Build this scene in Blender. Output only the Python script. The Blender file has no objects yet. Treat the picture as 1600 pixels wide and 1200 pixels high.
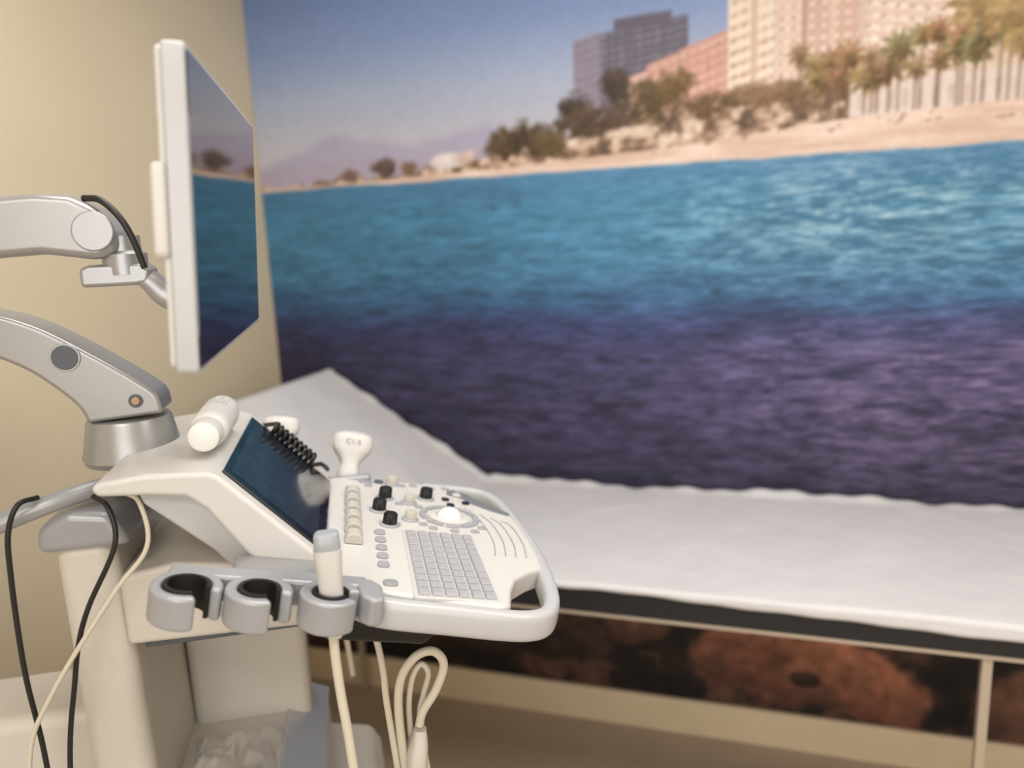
import bpy, bmesh, math, random
import numpy as np
from mathutils import Vector as V, Matrix
from mathutils import noise as mnoise
random.seed(4)
FL=-0.17
D2=math.radians
# ------------------------------------------------------------------ helpers
def lin(c):
    return tuple(((x/255.0)/12.92 if x/255.0<=0.04045 else ((x/255.0+0.055)/1.055)**2.4) for x in c)
def mat(name,col,rough=.5,metal=0.0,var=0.0,vscale=8.0,bump=0.0,bscale=60.0,coat=0.0,trans=0.0,spec=0.5,alpha=1.0,bdist=.002):
    m=bpy.data.materials.new(name); m.use_nodes=True; nt=m.node_tree
    b=nt.nodes['Principled BSDF']
    c=lin(col)
    b.inputs['Roughness'].default_value=rough; b.inputs['Metallic'].default_value=metal
    b.inputs['Coat Weight'].default_value=coat; b.inputs['Transmission Weight'].default_value=trans
    b.inputs['Specular IOR Level'].default_value=spec; b.inputs['Alpha'].default_value=alpha
    tc=nt.nodes.new('ShaderNodeTexCoord'); no=nt.nodes.new('ShaderNodeTexNoise')
    no.inputs['Scale'].default_value=vscale; no.inputs['Detail'].default_value=4
    nt.links.new(tc.outputs['Object'],no.inputs['Vector'])
    rp=nt.nodes.new('ShaderNodeValToRGB')
    v=max(var,0.01)
    rp.color_ramp.elements[0].position=.3; rp.color_ramp.elements[1].position=.7
    rp.color_ramp.elements[0].color=(*[x*(1-v) for x in c],1); rp.color_ramp.elements[1].color=(*[min(1,x*(1+v)) for x in c],1)
    nt.links.new(no.outputs['Fac'],rp.inputs['Fac']); nt.links.new(rp.outputs['Color'],b.inputs['Base Color'])
    if bump>0:
        n2=nt.nodes.new('ShaderNodeTexNoise'); n2.inputs['Scale'].default_value=bscale; n2.inputs['Detail'].default_value=5
        nt.links.new(tc.outputs['Object'],n2.inputs['Vector'])
        bp=nt.nodes.new('ShaderNodeBump'); bp.inputs['Strength'].default_value=bump; bp.inputs['Distance'].default_value=bdist
        nt.links.new(n2.outputs['Fac'],bp.inputs['Height']); nt.links.new(bp.outputs['Normal'],b.inputs['Normal'])
    return m
WLOC={}
def mk(name,bm,m,parent=None,M=None,bevel=0.0,seg=3,smooth=True,origin=None,label=None,cat=None,group=None,kind=None,ang=30):
    if M is not None: bm.transform(M)
    bmesh.ops.recalc_face_normals(bm,faces=bm.faces)
    me=bpy.data.meshes.new(name)
    cs=[v.co for v in bm.verts]
    lo=V((min(c.x for c in cs),min(c.y for c in cs),min(c.z for c in cs))); hi=V((max(c.x for c in cs),max(c.y for c in cs),max(c.z for c in cs)))
    c=origin if origin is not None else V(((lo.x+hi.x)/2,(lo.y+hi.y)/2,lo.z))
    bm.transform(Matrix.Translation(-c))
    if smooth:
        for f in bm.faces: f.smooth=True
        for e in bm.edges:
            if len(e.link_faces)==2 and e.calc_face_angle(0)>D2(40): e.smooth=False
    bm.to_mesh(me); bm.free()
    ob=bpy.data.objects.new(name,me); bpy.context.collection.objects.link(ob)
    for mm in (m if isinstance(m,(list,tuple)) else [m]): me.materials.append(mm)
    ob.location=c; WLOC[ob.name]=c
    setp(ob,parent)
    if bevel>0:
        md=ob.modifiers.new('bevel','BEVEL'); md.width=bevel; md.segments=seg; md.limit_method='ANGLE'; md.angle_limit=D2(ang); md.harden_normals=True
        for e in me.edges: e.use_edge_sharp=False
    if label: ob['label']=label
    if cat: ob['category']=cat
    if group: ob['group']=group
    if kind: ob['kind']=kind
    return ob
def setp(ob,parent):
    if parent is not None:
        ob.parent=parent; ob.matrix_parent_inverse=Matrix.Translation(-WLOC[parent.name])
def dup(ob,off,parent=None):
    o=ob.copy(); bpy.context.collection.objects.link(o)
    o.location=WLOC[ob.name]+off; WLOC[o.name]=o.location.copy()
    p=parent if parent is not None else ob.parent
    if p is not None: o.parent=p; o.matrix_parent_inverse=Matrix.Translation(-WLOC[p.name])
    return o
def empty(name,loc,label=None,cat=None,parent=None):
    e=bpy.data.objects.new(name,None); bpy.context.collection.objects.link(e); e.location=loc; e.empty_display_size=.05
    WLOC[e.name]=V(loc); setp(e,parent)
    if label: e['label']=label
    if cat: e['category']=cat
    return e
def box(x0,x1,y0,y1,z0,z1,bm=None):
    bm=bm or bmesh.new()
    r=bmesh.ops.create_cube(bm,size=1)
    for v in r['verts']:
        v.co=V(((x0+x1)/2+v.co.x*(x1-x0),(y0+y1)/2+v.co.y*(y1-y0),(z0+z1)/2+v.co.z*(z1-z0)))
    return bm
def prism_y(prof,y0,y1,bm=None):       # profile in (x,z), extruded on y
    bm=bm or bmesh.new()
    a=[bm.verts.new((p[0],y0,p[1])) for p in prof]; b=[bm.verts.new((p[0],y1,p[1])) for p in prof]
    bm.faces.new(a); bm.faces.new(b[::-1]); n=len(prof)
    for i in range(n): bm.faces.new((a[i],b[i],b[(i+1)%n],a[(i+1)%n]))
    return bm
def prism_z(prof,z0,z1,bm=None):
    bm=bm or bmesh.new()
    a=[bm.verts.new((p[0],p[1],z0)) for p in prof]; b=[bm.verts.new((p[0],p[1],z1)) for p in prof]
    bm.faces.new(a[::-1]); bm.faces.new(b); n=len(prof)
    for i in range(n): bm.faces.new((a[i],a[(i+1)%n],b[(i+1)%n],b[i]))
    return bm
def crom(pts,k=8):
    P=[V(p) for p in pts]; P=[P[0]*2-P[1]]+P+[P[-1]*2-P[-2]]; out=[]
    for i in range(1,len(P)-2):
        for j in range(k):
            t=j/k; a,b,c,d=P[i-1],P[i],P[i+1],P[i+2]
            out.append(.5*((2*b)+(c-a)*t+(2*a-5*b+4*c-d)*t*t+(3*b-a-3*c+d)*t**3))
    out.append(P[-2].copy()); return out
def sweep(pts,rad,segs=16,k=8,up=None,p=2.0,bm=None):
    bm=bm or bmesh.new()
    n=len(pts)
    if isinstance(rad,(int,float)): rad=[(rad,rad)]*n
    C4=[V((*pts[i],)) for i in range(n)]
    P=crom(pts,k) if k>1 else C4
    Rr=[V((r[0],r[1],0)) for r in rad]; RR=crom(Rr,k) if k>1 else Rr
    rings=[]; prev=None
    for i,pt in enumerate(P):
        t=(P[min(i+1,len(P)-1)]-P[max(i-1,0)]).normalized()
        if up is not None:
            s=t.cross(V(up)).normalized(); u=s.cross(t)
        else:
            if prev is None:
                ref=V((0,0,1)) if abs(t.z)<.8 else V((1,0,0)); s=t.cross(ref).normalized()
            else:
                s=(prev-t*prev.dot(t)).normalized()
            prev=s; u=s.cross(t)
        ring=[]
        for j in range(segs):
            a=2*math.pi*j/segs; ca,sa=math.cos(a),math.sin(a)
            ca=math.copysign(abs(ca)**(2/p),ca); sa=math.copysign(abs(sa)**(2/p),sa)
            ring.append(bm.verts.new(pt+s*RR[i].x*ca+u*RR[i].y*sa))
        rings.append(ring)
    for a,b in zip(rings,rings[1:]):
        for j in range(segs): bm.faces.new((a[j],a[(j+1)%segs],b[(j+1)%segs],b[j]))
    bm.faces.new(rings[0][::-1]); bm.faces.new(rings[-1])
    return bm
def lathe(prof,segs=32,M=None,bm=None):
    b2=bmesh.new(); rings=[]
    for r,z in prof:
        if r<1e-6: rings.append([b2.verts.new((0,0,z))])
        else: rings.append([b2.verts.new((r*math.cos(2*math.pi*j/segs),r*math.sin(2*math.pi*j/segs),z)) for j in range(segs)])
    for a,b in zip(rings,rings[1:]):
        for j in range(segs):
            k=(j+1)%segs
            if len(a)==1 and len(b)==1: continue
            if len(a)==1: b2.faces.new((a[0],b[j],b[k]))
            elif len(b)==1: b2.faces.new((a[j],a[k],b[0]))
            else: b2.faces.new((a[j],a[k],b[k],b[j]))
    if len(rings[0])>1: b2.faces.new(rings[0][::-1])
    if len(rings[-1])>1: b2.faces.new(rings[-1])
    if M is not None: b2.transform(M)
    return b2
def frame(o,x,y,z):
    return Matrix(((x[0],y[0],z[0],o[0]),(x[1],y[1],z[1],o[1]),(x[2],y[2],z[2],o[2]),(0,0,0,1)))
def T(x,y,z): return Matrix.Translation((x,y,z))
def textmesh(s,size,M,name,m,parent,depth=.0002,align='CENTER'):
    cu=bpy.data.curves.new('tmp','FONT'); cu.body=s; cu.size=size; cu.align_x=align; cu.align_y='CENTER'; cu.extrude=depth
    o=bpy.data.objects.new('tmp',cu); bpy.context.collection.objects.link(o)
    dg=bpy.context.evaluated_depsgraph_get(); me=bpy.data.meshes.new_from_object(o.evaluated_get(dg))
    bm=bmesh.new(); bm.from_mesh(me); bpy.data.objects.remove(o); bpy.data.curves.remove(cu); bpy.data.meshes.remove(me)
    return mk(name,bm,m,parent,M,smooth=False)
# ------------------------------------------------------------------ materials
M_wallp=mat('beige_paint',(217,204,177),.7,var=.03,vscale=2,bump=.08,bscale=120)
M_ceil=mat('ceiling_paint',(225,222,216),.8)
M_floor=mat('vinyl_floor',(186,170,152),.35,var=.08,vscale=5)
M_base=mat('skirting_beige',(232,214,186),.45,var=.03)
M_white=mat('white_plastic',(205,202,198),.4,var=.01)
M_cream=mat('cream_plastic',(203,197,187),.45,var=.02)
M_knobc=mat('ivory_knob',(192,187,178),.4)
M_bump=mat('bumper_plastic',(184,184,186),.28,var=.01)
M_silver=mat('silver_paint',(166,166,168),.34,metal=.5,var=.02)
M_arm=mat('arm_paint',(164,163,163),.33,metal=.45,var=.02)
M_grey=mat('grey_plastic',(158,159,163),.30,metal=.15,var=.02)
M_trim=mat('grey_trim',(190,191,194),.3,metal=.3)
M_recess=mat('recess_grey',(116,118,124),.45)
M_key=mat('key_grey',(166,166,170),.45,var=.02)
M_keybed=mat('key_bed',(196,194,192),.45)
M_lgrey=mat('light_grey_keys',(158,159,165),.45,var=.02)
M_dgrey=mat('dark_grey_plastic',(86,91,100),.45)
M_black=mat('black_plastic',(14,14,16),.32)
M_rub=mat('black_rubber',(14,14,15),.6)
M_glass=mat('screen_glass',(12,15,24),.05,coat=.3,spec=.9)
M_touch=mat('touch_glass',(12,13,17),.05,spec=.7,coat=.3)
M_disp=mat('touch_display',(38,44,52),.1,var=.4,vscale=70,spec=.6,coat=.3)
M_ball=mat('trackball_white',(245,240,232),.15,coat=.5)
M_bottle=mat('bottle_white',(230,229,226),.35)
M_sheet=mat('white_paper_sheet',(213,212,215),.8,var=.025,vscale=4,bump=.8,bscale=9,bdist=.010)
M_vinyl=mat('black_vinyl',(28,29,32),.45,bump=.1)
M_frame=mat('cream_metal',(188,174,158),.35,metal=.2)
M_cable=mat('cream_cable',(208,200,183),.45)
M_bcable=mat('black_cable',(26,25,26),.45)
M_trcap=mat('translucent_cap',(188,192,198),.2,trans=.35)
M_clear=mat('clear_plastic',(226,220,212),.12,alpha=.45,spec=1.0)
M_ink=mat('grey_ink',(110,112,118),.6)
M_ink2=mat('pale_ink',(176,178,182),.6)
M_screw=mat('steel_screw',(150,125,100),.3,metal=.9)
# ------------------------------------------------------------------ room
X0,X1,Y0,Y1,ZC=-1.61,2.3,-1.6,2.3,2.5
def st(name,bm,m,**k): return mk(name,bm,m,kind='structure',smooth=False,**k)
st('floor',box(X0-.1,X1+.1,Y0-.1,Y1+.1,FL-.1,FL),M_floor)
st('ceiling',box(X0-.1,X1+.1,Y0-.1,Y1+.1,ZC,ZC+.1),M_ceil)
st('wall_back',box(X0-.1,X1+.1,Y1,Y1+.1,FL,ZC),M_wallp)
st('wall_left',box(X0-.1,X0,Y0,Y1,FL,ZC),M_wallp)
st('wall_right',box(X1,X1+.1,Y0,Y1,FL,ZC),M_wallp)
st('wall_front',box(X0-.1,X1+.1,Y0-.1,Y0,FL,ZC),M_wallp)
st('baseboard_back',box(X0,X1,Y1-.014,Y1,FL,-.05),M_base)
st('baseboard_left',box(X0,X0+.014,Y0,Y1-.014,FL,-.05),M_base)
# ------------------------------------------------------------------ mural (photo print of a bay) as a painted flat panel
MX0,MX1,MZ0,MZ1=X0+.004,2.0,-.05,2.495
st_=.005
nx=int((MX1-MX0)/st_); nz=int((MZ1-MZ0)/st_)
xs=np.linspace(MX0,MX1,nx); zs=np.linspace(MZ0,MZ1,nz)
GX,GZ=np.meshgrid(xs,zs)
def vn(x,z,seed):
    g=np.random.RandomState(seed).rand(256,256)
    xi=np.floor(x).astype(int); zi=np.floor(z).astype(int); fx=x-xi; fz=z-zi
    fx=fx*fx*(3-2*fx); fz=fz*fz*(3-2*fz); a=xi%256; b=zi%256; a1=(a+1)%256; b1=(b+1)%256
    return (g[b,a]*(1-fx)+g[b,a1]*fx)*(1-fz)+(g[b1,a]*(1-fx)+g[b1,a1]*fx)*fz
def fbm(x,z,seed,o=4):
    s=0;amp=.5;t=0
    for i in range(o):
        s=s+amp*vn(x*2**i,z*2**i,seed+i); t+=amp; amp*=.55
    return s/t
def ramp(v,stops):
    out=np.zeros(v.shape+(3,)); ks=[s[0] for s in stops]
    for c in range(3): out[...,c]=np.interp(v,ks,[s[1][c] for s in stops])
    return out
col=ramp(GZ,[(1.60,(206,198,198)),(1.75,(190,190,204)),(1.9,(168,180,208)),(2.06,(134,156,202)),(2.5,(94,122,182))])
col+= (fbm(GX*2,GZ*5,3)[...,None]-.5)*8
def over(mask,c,a=1.0):
    global col
    m=(np.clip(mask,0,1)*a)[...,None]
    c=np.array(c,float) if not isinstance(c,np.ndarray) else c
    col=col*(1-m)+c*m
def sm(v,w=.006): return np.clip(v/w+.5,0,1)
hl=np.interp(GX,[-1.61,-1.5,-1.32,-1.2,-1.04,-.92,-.79,-.7,-.5,.5],[1.70,1.73,1.79,1.765,1.735,1.76,1.775,1.75,1.74,1.70])+(fbm(GX*14,GX*0,8)-.5)*.02
over(sm(hl-GZ,.03),(164,158,190),.65)
hl2=np.interp(GX,[-1.61,-1.3,-1.0,-.7,0],[1.69,1.71,1.695,1.71,1.7])
over(sm(hl2-GZ,.015),(172,160,182),.6)
def rect(x0,x1,z0,zl,zr,c,a=1.0):
    top=zl+(GX-x0)/(x1-x0)*(zr-zl)
    m=sm(GX-x0,.007)*sm(x1-GX,.007)*sm(top-GZ,.007)*sm(GZ-z0,.007); over(m,c,a); return m
def wins(x0,x1,z0,zl,zr,cw,ch,c,a,fw=.55,fh=.5):
    top=zl+(GX-x0)/(x1-x0)*(zr-zl)
    u=((GX-x0)/cw)%1; v=((top-GZ)/ch)%1
    m=(GX>x0)*(GX<x1)*(GZ<top)*(GZ>z0)*(u<fw)*(v>.3)*(v<.3+fh)
    over(m*(.2+vn(GX/cw,GZ/ch,7)*1.2),c,a)
rect(-.52,-.44,1.78,1.985,2.0,(148,140,158)); rect(-.44,-.195,1.78,1.995,2.02,(104,100,118)); wins(-.44,-.195,1.8,1.995,2.02,.026,.02,(154,146,160),.7,.75,.35)
wins(-.51,-.44,1.8,1.985,2.0,.02,.024,(110,104,122),.5)
rect(-.40,-.24,2.0,2.03,2.035,(104,98,116))
rect(-.36,-.30,1.76,1.87,1.885,(220,184,172)); rect(-.31,-.22,1.76,1.90,1.925,(208,160,148)); rect(-.22,-.085,1.76,1.93,1.97,(208,158,146))
wins(-.36,-.085,1.78,1.88,1.965,.3,.026,(236,212,202),.6,1,.35); wins(-.355,-.085,1.78,1.885,1.96,.026,.026,(150,106,98),.45,.35,.4)
rect(-.09,.03,1.74,2.24,2.27,(242,226,208)); wins(-.085,.03,1.78,2.24,2.27,.4,.032,(196,160,142),.55,1,.4); wins(-.08,.03,1.78,2.24,2.27,.026,.032,(160,124,110),.4,.45,.45)
rect(-.03,-.015,1.78,2.24,2.25,(214,186,168))
rect(.03,.10,1.74,2.2,2.2,(230,204,192)); rect(.10,.235,1.74,2.3,2.32,(216,180,168)); wins(.035,.235,1.78,2.3,2.3,.4,.028,(246,226,214),.75,1.0,.4); wins(.04,.235,1.78,2.3,2.3,.030,.028,(156,120,112),.4,.4,.4)
rect(.098,.106,1.78,2.3,2.3,(180,144,134)); rect(.165,.18,1.78,2.3,2.3,(236,210,198),.7)
rect(.235,.255,1.76,2.1,2.1,(224,196,182))
rect(.25,.52,1.76,2.26,2.2,(230,204,192)); wins(.25,.52,1.78,2.26,2.2,.4,.028,(252,242,232),.85,1.0,.5); wins(.25,.52,1.78,2.26,2.2,.034,.028,(160,126,116),.5,.4,.35)
rect(.52,.8,1.76,2.02,2.02,(226,204,184)); wins(.53,.8,1.78,2.02,2.02,.05,.04,(176,148,128),.5)
rect(.85,1.3,1.76,2.2,2.3,(226,200,178)); wins(.86,1.3,1.78,2.2,2.3,.06,.045,(160,126,112),.6)
rect(1.35,2.0,1.76,2.05,2.05,(208,164,148)); wins(1.36,2.0,1.78,2.05,2.05,.05,.05,(230,200,178),.6)
lt=np.interp(GX,[-1.61,-1.2,-.9,-.75,-.55,-.35,-.1,.3,.7,2.0],[1.64,1.652,1.67,1.70,1.74,1.77,1.785,1.79,1.80,1.80])+(fbm(GX*26,GX*0+2,21)-.5)*.05
ltex=fbm(GX*30,GZ*40,31)
lc=ramp(ltex,[(.25,(96,78,66)),(.45,(138,112,92)),(.58,(196,168,148)),(.8,(234,220,208))])
over(sm(lt-GZ,.006),lc)
rnd=np.random.RandomState(5)
N1=fbm(GX*34,GZ*34,401,5)-.5; N2=fbm(GX*80,GZ*80,411,3)-.5
def blob(cx,cz,rx,rz,c,a=1.0,sd=1,soft=2.0,ns=2.4):
    d=((GX-cx)/rx)**2+((GZ-cz)/rz)**2+np.roll(N1,sd*13,1)*ns+N2*.5
    sh=np.clip((GZ-cz)/rz,-1,1)[...,None]*12+np.roll(N2,sd*7,1)[...,None]*45
    over(np.clip((1-d)*soft,0,1),np.clip(np.array(c,float)+sh,0,255),a)
for cx,cz,rx,rz,c in [(-1.27,1.665,.035,.022,(122,100,90)),(-1.14,1.675,.05,.03,(100,82,74)),(-1.06,1.668,.035,.024,(124,102,88)),
    (-.93,1.68,.06,.028,(226,216,214)),(-.86,1.69,.04,.024,(210,190,178)),(-.74,1.72,.07,.05,(90,74,54)),(-.66,1.73,.08,.055,(76,62,48)),(-.6,1.71,.07,.045,(100,82,58)),
    (-.52,1.80,.055,.05,(66,56,52)),(-.50,1.76,.09,.05,(84,68,54)),(-.40,1.85,.05,.06,(74,60,52)),(-.30,1.80,.09,.07,(94,76,52)),(-.23,1.84,.06,.05,(112,90,56)),(-.42,1.77,.09,.045,(88,70,58)),
    (-.36,1.72,.10,.02,(216,196,180)),(-.15,1.78,.07,.04,(112,88,64)),(-.05,1.79,.06,.03,(104,82,58)),(0,1.80,.10,.034,(142,114,88)),(.10,1.79,.07,.045,(120,96,70)),(.2,1.80,.08,.034,(126,102,76))]:
    blob(cx,cz,rx,rz,c,sd=int(abs(cx)*100)+3,soft=1.4,ns=1.8)
rect(.22,2.0,1.715,1.80,1.835,(226,212,206)); wins(.24,2.0,1.73,1.80,1.835,.035,.09,(180,148,134),.45,.4,.5)
def crown(px,pz,R,c,ph):
    dx=GX-px; dz=GZ-pz; r=np.sqrt(dx*dx+dz*dz)+1e-6; t=np.arctan2(dz,dx)
    lim=R*(.5+.5*np.abs(np.cos(4.5*t+ph))**1.2)*(1-.18*np.sin(t))
    m=np.clip((lim-r)/.014+.4,0,1)
    over(m,np.clip(np.array(c,float)+(N2*70)[...,None]+np.clip(dz/R,-1,1)[...,None]*20,0,255),.88)
for i in range(80):
    px=.10+i*.0242+rnd.uniform(-.012,.012); pz=1.86+rnd.uniform(-.045,.04)+min(max(0,i-6)*.002,.05)
    R_=rnd.uniform(.030,.050)
    rect(px-.003,px+.003,1.72,pz,pz,(128,100,82),.8)
    crown(px,pz,R_,(158+rnd.randint(-24,20),132+rnd.randint(-18,12),90),rnd.uniform(0,3)); crown(px+.004,pz-.014,R_*.55,(108,86,58),rnd.uniform(0,3))
for px,pz,rr in [(.50,1.97,.07),(.56,2.02,.08),(.66,2.05,.10),(.60,1.93,.08),(.74,2.04,.12)]: crown(px,pz,rr,(184,156,110),px*9); blob(px,pz-.01,rr*.6,rr*.5,(146,120,80),.7,int(px*77))
bt=np.interp(GX,[-1.61,-1.2,-.9,-.6,-.3,-.05,.2,.6,2.0],[1.632,1.637,1.645,1.656,1.670,1.690,1.712,1.728,1.738])
sand=ramp(fbm(GX*6,GZ*60,44),[(.3,(214,184,168)),(.6,(230,206,192)),(.8,(240,220,208))])
over(sm(bt-GZ,.006),sand)
for i in range(60):
    px=rnd.uniform(-.3,1.6); pz=rnd.uniform(1.685,1.715)-max(0,-px)*.1
    blob(px,pz,.008,.005,(160,120,106),.6,200+i)
warp=(fbm(GX*3,GZ*7,70)-.5)
zz=GZ+warp*.07
sea=ramp(zz,[(.3,(30,28,42)),(.62,(44,42,62)),(.75,(58,54,80)),(.92,(68,64,96)),(1.08,(70,68,106)),(1.17,(62,70,112)),(1.24,(62,98,138)),(1.33,(72,122,158)),(1.5,(74,130,166)),(1.58,(76,128,168)),(1.66,(86,136,176))])
r1=fbm(GX*9,GZ*52,80)-.5; r2=fbm(GX*24+warp*4,GZ*130,88)-.5; r3=fbm(GX*2.2,GZ*5,95)-.5
amp=np.interp(GZ,[.6,.9,1.2,1.45,1.63],[.72,.72,.5,.34,.14])
sea=sea*(1+(r1*.8+r2*1.2+r3*.4)[...,None]*amp[...,None])
right=np.clip((GX+.35)/.6,0,1)*np.clip((1.22-GZ)/.1,0,1)*np.clip((GZ-.6)/.3,0,1)
sea=sea+right[...,None]*np.array((22,15,12))*np.clip(.5+(r1*2.4+r2*2.4)[...,None],0,2)
left=np.clip((-.5-GX)/.8,0,1)*np.clip((1.3-GZ)/.3,.3,1)
sea=sea*(1-.28*left[...,None])
sp=np.exp(-((GX-.22)/.42)**2)*np.exp(-((GZ-1.47)/.16)**2)
sea=sea+sp[...,None]*np.array((54,36,20))*np.clip(.5+(r2*3.8+r1*1.2)[...,None],0,2.0)
sp2=np.exp(-((GX-.95)/.3)**2)*np.exp(-((GZ-1.45)/.16)**2)
sea=sea+sp2[...,None]*np.array((50,40,26))*np.clip(.6+(r2*4.5)[...,None],0,2.2)
shore=1.626+(fbm(GX*9,GX*0+5,99)-.5)*.008
over(sm(shore-GZ,.008),sea)
for cx,cz in ((-1.035,1.525),(-.705,1.54),(-.78,1.535)):
    d=((GX-cx)**2+(GZ-cz)**2)**.5; over(np.clip((.018-d)/.01,0,1),(50,70,90),.3)
rk=fbm(GX*6,GZ*8,120); rk2=fbm(GX*22,GZ*24,131)-.5
mk_=np.clip((.48+ (fbm(GX*4,GX*0+1,140)-.5)*.2-GZ)/.05,0,1)
rc=ramp(rk+rk2*.3,[(.3,(28,25,26)),(.48,(42,34,33)),(.6,(84,62,54)),(.75,(112,80,66))])
over(mk_,rc)
def boulder(cx,cz,rx,rz,c,rot=0,a=.95):
    dx=(GX-cx)*math.cos(rot)+(GZ-cz)*math.sin(rot); dz=-(GX-cx)*math.sin(rot)+(GZ-cz)*math.cos(rot)
    d=(np.abs(dx/rx)**2.2+np.abs(dz/rz)**2.2)+(fbm(GX*9,GZ*9,int(abs(cx)*700)+3)-.5)*1.5
    s_=np.clip(.6+.4*dz/rz,0,1)[...,None]*.7+.45
    over(np.clip((1-d)*2.4,0,1),np.clip(np.array(c,float)*s_*(1+rk2[...,None]*.7+(rk-.5)[...,None]*.8),0,255),a)
for b_ in [(-.55,.24,.16,.06,(120,86,74)),(-.36,.19,.14,.07,(128,90,76),.2),(-.60,.10,.16,.08,(66,50,46)),(-.20,.05,.08,.12,(40,34,33)),
           (-.08,.12,.15,.12,(150,100,82),.2),(.14,.16,.20,.10,(160,106,84),-.1),(.30,.08,.18,.14,(168,112,90),-.08),(.06,.03,.15,.08,(126,82,68)),(.40,.02,.12,.12,(140,92,74)),(.16,.07,.05,.03,(60,44,40)),(.12,.30,.2,.04,(100,72,62)),(.56,.16,.07,.2,(40,34,34)),(.74,.06,.14,.14,(120,86,72)),(-.85,.12,.14,.10,(84,62,54)),(-1.1,.1,.16,.1,(90,66,56)),(1.2,.1,.25,.18,(150,104,84)),(1.7,.12,.2,.18,(120,84,68))]:
    boulder(*b_)
col=np.clip(col*(1+N2[...,None]*.06),0,255)/255.0
lincol=np.where(col<=.04045,col/12.92,((col+.055)/1.055)**2.4)
me=bpy.data.meshes.new('wall_mural')
co=np.zeros((nz,nx,3),np.float32); co[...,0]=GX; co[...,2]=GZ
me.vertices.add(nx*nz); 
cx0,cz0=(MX0+MX1)/2,MZ0
co[...,0]-=cx0; co[...,2]-=cz0
me.vertices.foreach_set('co',co.reshape(-1))
idx=np.arange(nx*nz).reshape(nz,nx)
q=np.stack([idx[:-1,:-1],idx[:-1,1:],idx[1:,1:],idx[1:,:-1]],-1).reshape(-1,4)
nq=len(q); me.loops.add(nq*4); me.loops.foreach_set('vertex_index',q.reshape(-1).astype(np.int32))
me.polygons.add(nq); me.polygons.foreach_set('loop_start',np.arange(0,nq*4,4,dtype=np.int32)); me.update(calc_edges=True)
at=me.color_attributes.new('print','FLOAT_COLOR','POINT')
ca=np.ones((nz*nx,4),np.float32); ca[:,:3]=lincol.reshape(-1,3); at.data.foreach_set('color',ca.reshape(-1))
mm=bpy.data.materials.new('mural_print'); mm.use_nodes=True; nt=mm.node_tree; b=nt.nodes['Principled BSDF']
an=nt.nodes.new('ShaderNodeAttribute'); an.attribute_name='print'
tc=nt.nodes.new('ShaderNodeTexCoord'); no=nt.nodes.new('ShaderNodeTexNoise'); no.inputs['Scale'].default_value=160
mp=nt.nodes.new('ShaderNodeMix'); mp.data_type='RGBA'; mp.blend_type='OVERLAY'; mp.inputs[0].default_value=.05
nt.links.new(tc.outputs['Object'],no.inputs['Vector']); nt.links.new(an.outputs['Color'],mp.inputs[6]); nt.links.new(no.outputs['Fac'],mp.inputs[7])
nt.links.new(mp.outputs[2],b.inputs['Base Color']); b.inputs['Roughness'].default_value=.55; b.inputs['Specular IOR Level'].default_value=.3
me.materials.append(mm)
mu=bpy.data.objects.new('wall_mural',me); bpy.context.collection.objects.link(mu); mu.location=(cx0,Y1-.003,cz0)
mu['label']='large printed mural of a bay with beach buildings and palms'; mu['category']='mural'
# ------------------------------------------------------------------ examination bed
bed=empty('examination_bed',(0.3,1.9,FL),'black padded examination couch with raised backrest against the mural','examination bed')
XB=-.84; YN,YF=1.600,2.285; ZT=.658; XE=1.25
mk('mattress',box(XB+.01,XE,YN,YF,ZT-.068,ZT),M_vinyl,bed,bevel=.006,label='black vinyl mattress')
ba=math.atan2(.362,.565)
Mb=T(XB,0,ZT)@Matrix.Rotation(ba,4,'Y')
mk('backrest',box(-.67,-.002,YN,YF,-.06,0),M_vinyl,bed,Mb,bevel=.008,label='raised black vinyl backrest')
def fr(x0,x1,y0,y1,z0,z1,n): return mk(n,box(x0,x1,y0,y1,z0,z1),M_frame,bed,bevel=.003)
XH=-1.36; zr0,zr1=ZT-.080,ZT-.069
fr(XH,XE,YN+.005,YN+.03,zr0,zr1,'side_rail'); fr(XH,XE,YF-.03,YF-.005,zr0,zr1,'side_rail')
for x in (XH,XB,1.22): fr(x,x+.03,YN+.03,YF-.03,zr0,zr1,'cross_rail')
for x,y in ((XH,YN+.01),(.440,YN+.01),(1.2,YN+.01),(1.2,YF-.04),(XH,YF-.04)):
    fr(x,x+.020,y,y+.020,FL,zr0,'leg')
mk('backrest_strut',sweep([(-1.15,1.92,.80),(-.82,1.92,.585)],.012,k=1),M_frame,bed)
bm=bmesh.new()
L1=.665
NU=260; NV=100
rows=[]
rs=np.random.RandomState(9)
ph=rs.rand(12)*6.28
def crease(x,y):
    s=0
    for k_,(ax,ay,fq,am) in enumerate([(1,.35,5.3,.0026),(.3,1,6.1,.0020),(1,-.7,8.7,.0018),(.6,.8,12.3,.0012)]):
        t=(x*ax+y*ay)*fq+ph[k_]+.9*math.sin(3.1*y+2.3*x+ph[k_+4])
        s-=am*(abs(math.sin(t))**.6)
    return s
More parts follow.
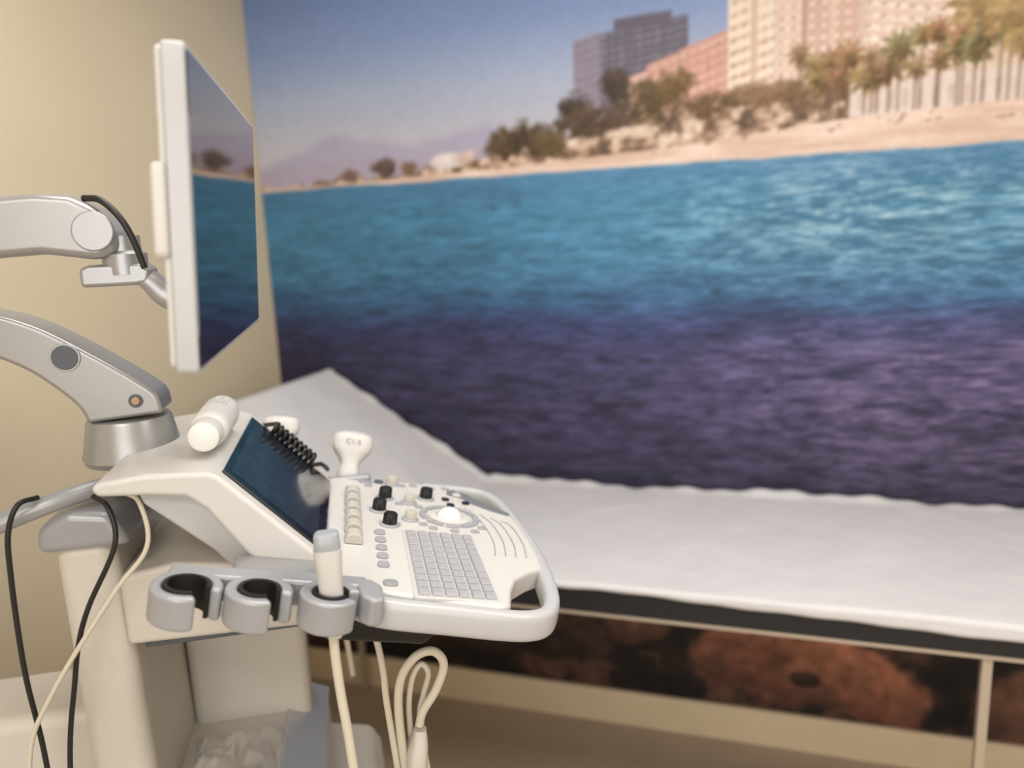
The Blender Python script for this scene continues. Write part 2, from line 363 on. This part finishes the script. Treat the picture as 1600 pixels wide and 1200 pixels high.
for i in range(NU+1):
    u=-(L1+.05)+i/NU*(L1+.05+XE-XB)
    row=[]
    hang=.003+.0015*math.sin(6*u+1)+.0015*math.sin(15*u+2)+.001*math.sin(47*u)+.028*min(1,max(0,u)/1.3)
    for j in range(NV+1):
        v=j/NV
        tot=hang+(YF-YN)
        d=v*tot
        if d<hang:
            y=YN-.005-.001*math.sin(20*u); h=-(hang-d)+.002
        else:
            y=YN-.004+(d-hang)*(YF-YN+.004)/(YF-YN); h=.006+.001*min(1,(d-hang)/.01)
        w_=crease(u,y)*(1 if d>hang else .3)
        if v>.95: w_+=(v-.95)/.05*(.008+.006*math.sin(7*u+1.3)+.004*math.sin(23*u)+.003*math.sin(61*u))
        h+=w_+.003
        px=u
        if u<-L1:
            ex=-(u+L1); px=-L1-.008-h*.3; h=-ex+.004
        if u<0: row.append(bm.verts.new(Mb@V((px,y,h))))
        else: row.append(bm.verts.new((XB+u,y,ZT+h)))
    rows.append(row)
for a,b_ in zip(rows,rows[1:]):
    for j in range(NV): bm.faces.new((a[j],b_[j],b_[j+1],a[j+1]))
for v in bm.verts: v.co.y=min(v.co.y,Y1-.006)
so=mk('bed_sheet',bm,M_sheet,label='creased white paper sheet covering the black examination couch',cat='sheet')
for e in so.data.edges: e.use_edge_sharp=False
sd=so.modifiers.new('thick','SOLIDIFY'); sd.thickness=.0012; sd.offset=1
# ------------------------------------------------------------------ ultrasound machine
O=V((-.374,.758,1.039)); a=D2(29.5)
en=V((math.cos(a),math.sin(a),0)); ew=V((-math.sin(a),math.cos(a),0)); ZZ=V((0,0,1))
M0=frame(O,en,ew,ZZ)
ti=D2(12.2)
MT=M0@frame((0,0,0),(math.cos(ti),0,-math.sin(ti)),(0,1,0),(math.sin(ti),0,math.cos(ti)))
K=1.023
FZ=FL-O.z      # floor in local z
root=empty('ultrasound_machine',M0@V((-.30,.25,FZ)),'white and grey ultrasound machine on a cart with monitor','ultrasound machine')
# --- console
pan=[(-.11,.055),(-.055,.012),(.02,-.004),(.10,-.014),(.113,-.006),(.122,.035),(.135,.07),(.16,.098),(.184,.118),(.188,.15),(.190,.22),(.188,.29),(.184,.322),(.16,.342),(.135,.37),(.122,.405),(.113,.444),(.10,.452),(.02,.452),(-.06,.45),(-.11,.44)]
console=mk('console',prism_z(pan,-.032,0),M_white,root,MT,bevel=.006,label='white control panel')
und=[(-.10,.08),(-.04,.025),(.05,.018),(.10,.03),(.125,.11),(.155,.15),(.16,.22),(.155,.30),(.10,.40),(-.10,.42)]
mk('console_underside',prism_z(und,-.058,-.031),M_bump,console,MT,bevel=.008)
mk('lower_cover',prism_z([(-.10,.07),(.03,.07),(.05,.10),(.05,.30),(-.10,.30)],-.100,-.058),M_black,console,MT,bevel=.008,label='black underside cover')
bp=[(-.095,.052),(-.062,.008),(-.03,-.008),(.04,-.015),(.10,-.021),(.136,-.019),(.160,-.004),(.175,.03),(.184,.08),(.190,.15),(.192,.22),(.190,.29),(.185,.36),(.178,.41),(.165,.442),(.145,.458),(.11,.462),(.05,.460)]
mk('bumper_handle',sweep([(p[0],p[1],-.019) for p in bp],[(.0105,.018)]*len(bp),segs=24,up=(0,0,1),p=3.4),M_bump,console,MT,label='wraparound pale grey handle rail')
prof=[(-.092,.004),(-.106,.022),(-.2195,.144),(-.232,.150),(-.300,.154),(-.350,.150),(-.362,.143),(-.355,.132),(-.30,.128),(-.258,.122),(-.238,.104),(-.196,.040),(-.17,.018),(-.10,-.008)]
mk('touch_panel_housing',prism_y(prof,.088,.432),M_white,root,M0,bevel=.007,seg=4)
mk('housing_skirt',prism_y([(-.24,.13),(-.318,.132),(-.312,.112),(-.24,.045),(-.205,.0),(-.17,-.018),(-.10,-.03),(-.10,.0),(-.19,.03)],.108,.42),M_bump,root,M0,bevel=.006)
tp0=V((-.106,0,.022)); tp1=V((-.2195,0,.144)); td=(tp1-tp0); tl=td.length; td.normalize()
tn=V((0,1,0)).cross(td)*-1
if tn.z<0: tn=-tn
MS=M0@frame(tp0,td,(0,1,0),tn)
ts=mk('touch_screen',box(.002,tl-.001,.108,.404,-.002,.0035),M_touch,root,MS,bevel=.001,label='dark glossy touch screen')
mk('touch_display',box(.018,tl-.010,.124,.388,.003,.0039),M_disp,ts,MS,smooth=False,label='dim blue display area')
kbd=mk('keyboard',box(-.004,.099,-.004,.214,-.004,.0012),M_keybed,root,MT,bevel=.001)
kw=.0163; kh=.0190
def keybox(x0,x1,y0,y1,h0,h1,t=.0012):
    bm=bmesh.new(); a=[bm.verts.new(p) for p in ((x0,y0,h0),(x1,y0,h0),(x1,y1,h0),(x0,y1,h0))]
    b=[bm.verts.new(p) for p in ((x0+t,y0+t,h1),(x1-t,y0+t,h1),(x1-t,y1-t,h1),(x0+t,y1-t,h1))]
    bm.faces.new(a[::-1]); bm.faces.new(b)
    for i in range(4): bm.faces.new((a[i],a[(i+1)%4],b[(i+1)%4],b[i]))
    return bm
k0=mk('key',keybox(.001,kw-.001,.001,kh-.0012,.0012,.0048),M_key,kbd,MT,bevel=.0008,seg=2,label='light grey key')
axs=(MT.to_3x3()@V((1,0,0))); axw=(MT.to_3x3()@V((0,1,0))); axh=MT.to_3x3()@V((0,0,1))
for i in range(6):
    for j in range(11):
        if i==0 and j==0: continue
        if i==5 and j in (4,5,6): continue
        dup(k0,axs*(i*kw)+axw*(j*kh),kbd)
mk('space_bar',keybox(5*kw+.001,6*kw-.001,4*kh+.001,7*kh-.0012,.0012,.0048),M_key,kbd,MT,bevel=.0008,seg=2)
def okey(name,s,w,rs_,rw,h=.003,m=M_lgrey,n=20):
    pr=[(s+rs_*math.copysign(abs(math.cos(t))**.7,math.cos(t)),w+rw*math.copysign(abs(math.sin(t))**.7,math.sin(t))) for t in [2*math.pi*i/n for i in range(n)]]
    return mk(name,prism_z(pr,-.001,h),m,console,MT,bevel=.0008,seg=2)
for w in (.196,.168,.14,.112,.084): okey('function_button',-.036,w,.0075,.009)
okey('function_button',-.03,.03,.009,.008,m=M_grey)
for s,w in [(.043,.232),(.074,.228),(.105,.232),(.03,.245),(.118,.25),(-.045,.41),(.01,.425),(.03,.432),(.06,.425),(.085,.43),(-.075,.385),(.0,.33),(.03,.322),(-.01,.235)]:
    okey('round_button',s*K,w,.0065,.0065,.002,M_lgrey)
for s,w in [(.078,.372),(.083,.345),(.110,.362)]: okey('black_button',s*K,w,.0065,.0065,.003,M_black)
for s,w in [(.095,.375),(.10,.40),(.112,.338)]: okey('white_button',s*K,w,.007,.008,.003,M_white)
okey('badge_button',-.05,.43,.012,.010,.002,M_grey); okey('badge_button',-.028,.435,.008,.010,.002,M_dgrey)
for i,w in enumerate((.350,.312,.274,.236,.198,.158)):
    pr=[(-.012,0),(.012,0),(.012,.007),(.009,.012),(.004,.0145),(-.004,.0145),(-.009,.012),(-.012,.007)]
    mk('paddle_switch',prism_y(pr,-.0125,.0125),M_knobc,console,MT@T(-.073,w,0),bevel=.002,seg=2)
okey('oval_button',-.073,.388,.011,.009,.002,M_lgrey)
def knob(s,w,r,h,m,name):
    prf=[(r*1.45,0),(r*1.45,.0015),(r*1.25,.003)]
    mk(name+'_collar',lathe(prf,28),M_lgrey,console,MT@T(s*K,w,0))
    bm=bmesh.new(); N=40; lo=[];mi=[];hi=[]
    for j in range(N):
        rr=r*(1 if j%2 else .93); t=2*math.pi*j/N
        lo.append(bm.verts.new((rr*math.cos(t)*1.04,rr*math.sin(t)*1.04,.002))); mi.append(bm.verts.new((rr*math.cos(t),rr*math.sin(t),h*.88))); hi.append(bm.verts.new((rr*.84*math.cos(t),rr*.84*math.sin(t),h)))
    for A,B in ((lo,mi),(mi,hi)):
        for j in range(N): bm.faces.new((A[j],A[(j+1)%N],B[(j+1)%N],B[j]))
    bm.faces.new(hi); bm.faces.new(lo[::-1])
    mk(name,bm,m,console,MT@T(s*K,w,0))
for s,w in [(-.021,.352),(-.033,.290),(-.020,.232),(.045,.368)]: knob(s,w,.0102,.019,M_black,'black_knob')
for s,w in [(.016,.338),(.012,.262),(-.006,.43)]: knob(s,w,.0090,.015,M_knobc,'cream_knob')
tbx,tby=.074*K,.288
mk('trackball_ring',lathe([(.033,0),(.033,.002),(.030,.0032),(.0225,.0034),(.0215,.001),(.021,-.002)],48),M_white,console,MT@T(tbx,tby,0))
mk('trackball',lathe([(.0205*math.cos(t),.0205*math.sin(t)-.004) for t in [math.pi/2*i/10-.3 for i in range(10)]]+[(0,.0165)],40),M_ball,console,MT@T(tbx,tby,0),label='glossy white trackball')
def arc(r0,r1,a0,a1,n=10):
    return [(r1*math.cos(a0+(a1-a0)*i/n),r1*math.sin(a0+(a1-a0)*i/n)) for i in range(n+1)]+[(r0*math.cos(a1-(a1-a0)*i/n),r0*math.sin(a1-(a1-a0)*i/n)) for i in range(n+1)]
for a0,a1 in [(20,75),(80,140),(150,205),(215,250),(255,285),(290,340),(345,375)]:
    mk('arc_button',prism_z(arc(.037,.047,D2(a0),D2(a1)),-.001,.0028),M_lgrey,console,MT@T(tbx,tby,0),bevel=.0007,seg=2)
for i in range(4):
    s0=.126+i*.0150
    pts=[(s0-.012,.325-.012*i,.0006),(s0,.27,.0006),(s0+.003,.20,.0006),(s0-.004,.145,.0006)]
    mk('palm_rest_line',sweep(pts,.0008,segs=6),M_grey,console,MT)
mk('grip_recess',prism_z([(.085,.40),(.11,.385),(.125,.36),(.15,.335),(.176,.318),(.181,.33),(.165,.352),(.14,.378),(.122,.41),(.10,.43),(.088,.42)],-.001,.0012),M_recess,console,MT,bevel=.0005,seg=2)
# --- probe holder rings
HH=T(-.014,.004,.010)
hold=mk('probe_holder',box(-.262,-.045,-.004,.024,-.032,-.001),M_grey,root,MT@HH,bevel=.005,label='grey holder with open rings')
def ring(s,w,ro,ri,gap,gw,name='holder_ring'):
    n=28; a0=gap+gw/2; a1=gap+2*math.pi-gw/2
    mk(name,prism_z([(s+x,w+y) for x,y in arc(ri,ro,a0,a1,n)],-.038,.0),M_grey,hold,MT@HH,bevel=.0055,seg=4)
    mk('rubber_lining',prism_z([(s+x,w+y) for x,y in arc(ri-.0045,ri,a0+.03,a1-.03,n)],-.036,.0008),M_rub,hold,MT@HH)
ring(-.236,-.030,.037,.0245,D2(-40),D2(50))
ring(-.162,-.029,.036,.0225,D2(-38),D2(50))
ring(-.086,-.027,.034,.0200,D2(-10),D2(40))
mk('holder_notch',prism_z([(-.052,-.03),(-.040,-.042),(-.026,-.036),(-.028,.0),(-.04,.016),(-.06,.016)],-.034,.0),M_grey,hold,MT@HH,bevel=.005)
mk('holder_bracket',box(-.20,-.06,.014,.09,-.040,-.012),M_silver,hold,MT@HH,bevel=.006)
# --- arm carrying the console
cl=lathe([(.060,.130),(.064,.138),(.061,.150),(.054,.186),(.052,.190)],40)
mk('swivel_collar',cl,M_arm,root,M0@T(-.358,.27,0))
def smoothp(pts,k=4): return [(p.x,p.z) for p in crom([(q_[0],0,q_[1]) for q_ in pts],k)]
top_=[(-.80,.318),(-.62,.346),(-.545,.350),(-.49,.340),(-.45,.324),(-.415,.303),(-.363,.266),(-.325,.236),(-.311,.220),(-.307,.196)]
bot_=[(-.400,.190),(-.410,.214),(-.436,.243),(-.467,.269),(-.51,.291),(-.56,.301),(-.62,.299),(-.80,.270)]
arm=mk('console_arm',prism_y(smoothp(top_)+smoothp(bot_),.236,.304),M_arm,root,M0,bevel=.010,seg=4,ang=35,label='curved silver support arm')
MY=Matrix.Rotation(D2(90),4,'X')
def disc(n,w,z,r,d,m,name,parent):
    return mk(name,lathe([(r,0),(r,d)],40),m,parent,M0@T(n,w,z)@MY,bevel=d*.35,seg=3)
disc(-.415,.236,.280,.0185,.002,M_silver,'pivot_ring',arm); disc(-.415,.236,.280,.016,.0035,M_dgrey,'pivot_cap',arm)
disc(-.338,.236,.216,.009,.002,M_dgrey,'screw_recess',arm); disc(-.338,.236,.216,.006,.0035,M_screw,'screw',arm)
# --- monitor arm
up_=[(-.85,.455),(-.40,.482),(-.362,.478),(-.335,.462),(-.317,.440),(-.317,.412),(-.340,.402),(-.40,.412),(-.85,.392)]
marm=mk('monitor_arm',prism_y(up_,.168,.235),M_arm,root,M0,bevel=.010,seg=4,ang=25,label='silver articulated monitor arm')
disc(-.340,.168,.436,.0235,.006,M_silver,'joint_cap',marm); disc(-.458,.168,.436,.009,.003,M_grey,'joint_cap',marm)
mk('swivel_post',lathe([(.026,.383),(.026,.408),(.020,.412),(.020,.43)],32),M_silver,marm,M0@T(-.318,.2,0))
mk('link_plate',prism_y([(-.366,.370),(-.366,.392),(-.355,.396),(-.295,.396),(-.285,.388),(-.290,.372),(-.305,.370)],.176,.224),M_silver,marm,M0,bevel=.005)
mk('link_neck',sweep([(-.325,.2,.384),(-.305,.2,.384),(-.289,.2,.371),(-.276,.2,.356),(-.255,.2,.348),(-.20,.2,.350)],[(.023,.011),(.023,.011),(.023,.013),(.022,.015),(.022,.016),(.018,.017)],segs=20,up=(0,0,1),p=3),M_silver,marm,M0)
mk('arm_cable',sweep([(-.352,.19,.476),(-.330,.175,.472),(-.310,.168,.452),(-.298,.168,.425),(-.290,.172,.39)],.0040,segs=10),M_bcable,marm,M0,label='black monitor cable')
# --- monitor
mt=D2(4.0)
MM=M0@T(-.191,.155,.296)@Matrix.Rotation(mt,4,'Y')
hw=.252; hh=.292
def rr(x0,x1,z0,z1,r,n=5):
    out=[]
    for cx,cz,a0 in ((x1-r,z1-r,0),(x0+r,z1-r,90),(x0+r,z0+r,180),(x1-r,z0+r,270)):
        for i in range(n+1):
            t=D2(a0+90*i/n); out.append((cx+r*math.cos(t),cz+r*math.sin(t)))
    return out
def plate(y0,y1,z0,z1,x0,x1,r):
    pr=rr(y0,y1,z0,z1,r); bm=bmesh.new()
    A=[bm.verts.new((x0,p[0],p[1])) for p in pr]; B=[bm.verts.new((x1,p[0],p[1])) for p in pr]
    bm.faces.new(A); bm.faces.new(B[::-1]); n=len(pr)
    for i in range(n): bm.faces.new((A[i],B[i],B[(i+1)%n],A[(i+1)%n]))
    return bm
mon=mk('monitor',plate(-hw,hw,0,hh,-.020,0,.006),M_bump,root,MM,bevel=.0025,label='slim flat monitor with pale grey casing')
mk('monitor_screen',plate(-hw+.004,hw-.010,.006,hh-.005,-.001,.0012,.003),M_glass,mon,MM,label='dark glossy screen')
mk('monitor_back_cover',plate(-hw+.003,hw-.003,.004,hh-.003,-.0255,-.0195,.008),M_white,mon,MM,bevel=.002)
mk('monitor_grip',plate(-hw-.004,-hw+.10,.105,.190,-.033,-.020,.008),M_white,mon,MM,bevel=.004)
mk('mount_block',plate(-.04,.12,.03,.14,-.050,-.024,.01),M_white,mon,MM,bevel=.004)
# --- cart
bar=[(-.70,.14,.025),(-.60,.14,.055),(-.52,.145,.083),(-.42,.165,.112),(-.36,.22,.112),(-.30,.30,.104)]
mk('rear_handle_bar',sweep(bar,.012,segs=16),M_grey,root,M0,label='grey rear handle tube')
mk('column_cap',prism_y([(-.455,.045),(-.452,.078),(-.415,.098),(-.365,.090),(-.345,.045)],.155,.32),M_grey,root,M0,bevel=.012,seg=4)
mk('cart_column',prism_y([(-.442,.055),(-.372,.055),(-.366,-.02),(-.358,-.40),(-.438,-.40)],.165,.44),M_cream,root,M0,bevel=.022,seg=5,label='cream cart column')
mk('rear_column',box(-.92,-.80,.17,.35,-.9,.46),M_cream,root,M0,bevel=.02,label='cream rear column carrying both arms')
mk('column_bridge',box(-.82,-.43,.2,.34,-.38,-.2),M_cream,root,M0,bevel=.02)
mk('console_lift',prism_y([(-.37,.0),(-.30,.012),(-.14,-.012),(-.128,-.03),(-.128,-.090),(-.14,-.102),(-.37,-.096)],.165,.38),M_cream,root,M0,bevel=.018,seg=5,label='cream box carrying the console')
mk('lift_rail',box(-.355,-.135,.185,.37,-.112,-.098),M_dgrey,root,M0,bevel=.003)
mk('back_panel',box(-.36,-.17,.39,.45,-.40,-.09),M_cream,root,M0,bevel=.02)
mk('console_neck',box(-.24,-.14,.20,.34,-.03,.02),M_bump,root,M0,bevel=.01)
body=[(-.88,-.98),(-.88,-.40),(-.50,-.365),(-.215,-.365),(-.15,-.395),(-.12,-.98)]
mk('cart_body',prism_y(body,-.02,.50),M_cream,root,M0,bevel=.012)
mk('body_trim',prism_y([(-.208,-.361),(-.212,-.367),(-.150,-.399),(-.144,-.393)],-.01,.49),M_trim,root,M0,bevel=.002,label='grey trim strip')
mk('foot_step',prism_y([(-.16,-.98),(-.16,-.45),(-.075,-.47),(-.06,-.50),(-.04,-.98)],.0,.48),M_cream,root,M0,bevel=.014)
mk('cart_base',prism_y([(-.94,-1.10),(-.94,-1.03),(-.80,-.97),(-.02,-.97),(.10,-1.04),(.10,-1.10)],-.04,.52),M_cream,root,M0,bevel=.012)
for n_ in (-.84,.0):
    for w_ in (.02,.46):
        wheel=lathe([(.0,-.012),(.045,-.012),(.052,-.006),(.052,.006),(.045,.012),(0,.012)],28)
        mk('caster',wheel,M_grey,root,M0@T(n_,w_,FZ+.052)@MY)
        mk('caster_fork',box(n_-.02,n_+.02,w_-.02,w_+.02,FZ+.075,-1.09),M_grey,root,M0)
# ------------------------------------------------------------------ probes, gel, cables
def thing(name,loc,label,cat): return empty(name,M0@V(loc),label,cat)
p1=thing('ultrasound_probe',(-.10,-.020,-.02),'white linear ultrasound probe with translucent cap in holder ring','probe')
MP=MT@T(-.098,-.020,.000)@Matrix.Rotation(D2(-12),4,'Y')
mk('probe_body',sweep([(0,0,-.045),(0,0,-.02),(0,0,.02),(0,0,.045),(0,0,.060)],[(.008,.008),(.012,.012),(.0135,.014),(.0148,.0148),(.0155,.0145)],segs=24,p=3,up=(0,1,0)),M_white,p1,MP)
mk('probe_cap',sweep([(0,0,.058),(0,0,.066),(0,0,.076),(0,0,.079)],[(.0145,.0115),(.0145,.0115),(.0135,.010),(.011,.008)],segs=24,p=3.5,up=(0,1,0)),M_trcap,p1,MP,label='translucent grey cap')
mk('probe_cable',sweep([(-.098,-.018,-.02),(-.098,-.018,-.05),(-.096,-.016,-.10),(-.092,-.018,-.15),(-.088,-.022,-.22),(-.080,-.035,-.40),(-.07,-.05,-.7),(-.05,-.08,-1.0)],.0055,segs=12),M_cable,p1,M0,label='cream probe cable')
def convex(loc,tilt,lean,txt,scale=1.0):
    p=thing('ultrasound_probe',loc,'white curved ultrasound probe resting head up beside the console','probe')
    Mx=M0@T(*loc)@Matrix.Rotation(D2(lean),4,'Y')@Matrix.Rotation(D2(tilt),4,'X')@Matrix.Scale(scale,4)
    mk('probe_body',sweep([(0,0,-.06),(0,0,-.03),(0,0,.0),(0,0,.018),(0,0,.030),(0,0,.044),(0,0,.062),(0,0,.070)],
       [(.011,.011),(.017,.016),(.018,.016),(.0155,.0145),(.021,.015),(.031,.0165),(.032,.016),(.026,.011)],segs=32,p=2.6,up=(0,1,0)),M_white,p,Mx)
    mk('probe_lens',sweep([(0,0,.067),(0,0,.074),(0,0,.077)],[(.027,.0105),(.022,.008),(.012,.004)],segs=28,p=2.4,up=(0,1,0)),M_lgrey,p,Mx,label='light grey lens')
    if txt: textmesh(txt,.012,Mx@frame((0,-.0168,.053),(1,0,0),(0,0,1),(0,-1,0)),'printed_marking',M_ink,p)
    return p
pa=convex((-.078,.475,.010),-28,14,'C1-5',1.08)
mk('probe_cable',sweep([(-.09,.49,-.03),(-.10,.50,-.10),(-.11,.49,-.22),(-.10,.46,-.36)],.005,segs=10),M_cable,pa,M0,label='cream probe cable')
pb=convex((-.190,.475,.060),-34,8,None,.95)
mk('probe_cable',sweep([(-.205,.49,.02),(-.21,.50,-.10),(-.20,.49,-.22),(-.18,.46,-.34)],.005,segs=10),M_cable,pb,M0,label='cream probe cable')
mk('side_holder',box(-.24,-.04,.434,.455,-.03,.02),M_grey,root,M0,bevel=.006)
pts=[];N=12*14
A=V((-.186,.400,.124)); B=V((-.130,.398,.064)); ax=(B-A).normalized(); s1=ax.cross(V((0,1,0))).normalized(); s2=ax.cross(s1)
for i in range(N+1):
    t=i/N; an_=2*math.pi*8.5*t
    pts.append(A+(B-A)*t+s1*.0105*math.cos(an_)+s2*.0105*math.sin(an_))
pts=[A+V((-.02,.03,.0))]+pts+[B+V((.012,.01,-.008)),B+V((.02,.05,-.03))]
mk('coiled_cord',sweep([tuple(p) for p in pts],.0036,segs=8,k=2),M_black,M=M0,label='black coiled cord over the edge of the touch screen',cat='cord')
gb=thing('gel_bottle',(-.240,.25,.155),'white plastic gel bottle lying on top of the console','bottle')
MG=M0@T(-.242,.155,.1795)@Matrix.Rotation(D2(-90),4,'X')
mk('bottle_body',lathe([(.012,.018),(.018,.021),(.0235,.030),(.0245,.045),(.0245,.132),(.023,.145),(.018,.151),(0,.152)],40),M_bottle,gb,MG)
mk('bottle_cap',lathe([(0,-.012),(.014,-.012),(.0185,-.009),(.020,.0),(.020,.020),(.018,.022)],40),M_bottle,gb,MG,label='white screw cap')
for i in range(8):
    th_=D2(-118+i*9)
    for seg_ in ((.085,.100),(.104,.110),(.114,.130))[:3 if i%3 else 2]:
        pr=[(.0247*math.cos(th_),.0247*math.sin(th_),seg_[0]+(seg_[1]-seg_[0])*kx/2) for kx in range(3)]
        mk('label_print',sweep(pr,[(.0003,.0007)]*3,segs=5,k=1),M_ink2,gb,MG)
def cable(pts,r,m,name,label): return mk(name,sweep(pts,r,segs=12),m,M=M0,label=label,cat='cable')
cable([(-.055,.10,-.085),(-.050,.10,-.11),(-.046,.10,-.15),(-.045,.10,-.19),(-.040,.100,-.26),(-.03,.10,-.40)],.0045,M_cable,'hanging_cable','thin cream cable hanging below the console')
cable([(-.02,.10,-.40),(-.030,.10,-.24),(-.026,.10,-.17),(-.006,.10,-.136),(.02,.10,-.129),(.034,.10,-.15),(.022,.10,-.185),(.002,.10,-.215),(-.004,.10,-.235)],.0060,M_cable,'looped_cable','thick cream probe cable hanging in a loop')
cable([(-.01,.120,-.38),(-.016,.118,-.24),(-.010,.116,-.18),(.004,.116,-.155),(.014,.116,-.17),(.006,.118,-.2),(-.002,.12,-.24),(.006,.125,-.34)],.0040,M_cable,'looped_cable','thin cream cable hanging in a small loop')
mk('cable_connector',sweep([(-.014,.10,-.30),(-.010,.10,-.275),(-.006,.10,-.258),(-.003,.10,-.240)],[(.026,.014),(.026,.014),(.02,.012),(.009,.008)],segs=20,p=3),M_cream,M=M0,label='cream cable connector block',cat='connector')
cable([(-.440,.15,.122),(-.453,.125,.122),(-.466,.12,.09),(-.471,.12,.038),(-.474,.12,-.04),(-.474,.12,-.105),(-.469,.12,-.2),(-.46,.1,-.355)],.0032,M_bcable,'black_cable','black cable hanging over the rear handle tube')
cable([(-.380,.155,.115),(-.357,.13,.105),(-.353,.12,.061),(-.392,.12,-.013),(-.41,.12,-.06),(-.422,.12,-.113),(-.440,.12,-.204),(-.45,.1,-.355)],.0032,M_bcable,'black_cable','black cable hanging over the rear handle tube')
cable([(-.34,.13,.125),(-.318,.118,.112),(-.316,.115,.056),(-.362,.112,.0),(-.445,.11,-.117),(-.482,.11,-.2),(-.49,.1,-.35)],.0030,M_cable,'cream_cable','cream cable hanging beside the cart column')
# crumpled clear plastic bag lying flat on the shelf
bm=bmesh.new(); NB=48; g_=[]
for i in range(NB+1):
    r_=[]
    for j in range(NB+1):
        s=i/NB; t=j/NB
        e_=min(1,min(s,1-s,t,1-t)*6)
        nn=1-abs(mnoise.noise(V((s*3.1,t*3.7,.3))))*2
        n2=1-abs(mnoise.noise(V((s*7.3,t*6.9,2.3))))*2
        z=-.3635+e_*(.012+.014*nn+.007*n2)
        x=-.345+s*.130+.010*mnoise.noise(V((t*5,1.3,s*3))); y=.10+t*.25+.012*mnoise.noise(V((s*5,4.3,t*3)))
        r_.append(bm.verts.new((x,y,max(z,-.3635))))
    g_.append(r_)
for i in range(NB):
    for j in range(NB): bm.faces.new((g_[i][j],g_[i+1][j],g_[i+1][j+1],g_[i][j+1]))
mk('plastic_bag',bm,M_clear,M=M0,label='crumpled clear plastic bag on the lower cart shelf',cat='plastic bag')
# ------------------------------------------------------------------ lights
def area(name,loc,sx,sy,e,c,rot=(0,0,0)):
    l=bpy.data.lights.new(name,'AREA'); l.shape='RECTANGLE'; l.size=sx; l.size_y=sy; l.energy=e; l.color=c
    o=bpy.data.objects.new(name,l); bpy.context.collection.objects.link(o); o.location=loc; o.rotation_euler=rot; return o
area('ceiling_light',(-.4,1.0,2.46),1.2,.6,20,(1,.97,.93))
area('ceiling_light',(1.2,.6,2.46),1.2,.6,22,(1,.97,.93))
area('ceiling_light',(-.2,-.9,2.46),1.2,.6,22,(1,.97,.93))
area('front_fill_light',(.6,-1.55,1.5),2.0,1.3,28,(.95,.97,1),(D2(90),0,0))  # added soft fill behind the camera to even out the lighting; no window here
w=bpy.data.worlds.new('w'); bpy.context.scene.world=w; w.use_nodes=True
w.node_tree.nodes['Background'].inputs[0].default_value=(1,.95,.88,1); w.node_tree.nodes['Background'].inputs[1].default_value=.15
# ------------------------------------------------------------------ camera
th=D2(11); yaw=D2(18); rho=D2(2.5)
Fh=V((-math.sin(yaw),math.cos(yaw),0)); R0=V((math.cos(yaw),math.sin(yaw),0))
F=Fh*math.cos(th)-ZZ*math.sin(th); U0=Fh*math.sin(th)+ZZ*math.cos(th)
R=R0*math.cos(rho)-U0*math.sin(rho); U=U0*math.cos(rho)+R0*math.sin(rho)
cd=bpy.data.cameras.new('camera'); cam=bpy.data.objects.new('camera',cd); bpy.context.collection.objects.link(cam)
cam.matrix_world=frame((0,0,1.45),R,U,-F); cd.sensor_width=36; cd.lens=27; cd.clip_start=.02
cd.dof.use_dof=True; cd.dof.focus_distance=1.0; cd.dof.aperture_fstop=1.9
bpy.context.scene.camera=cam
bpy.context.scene.view_settings.view_transform='Standard'
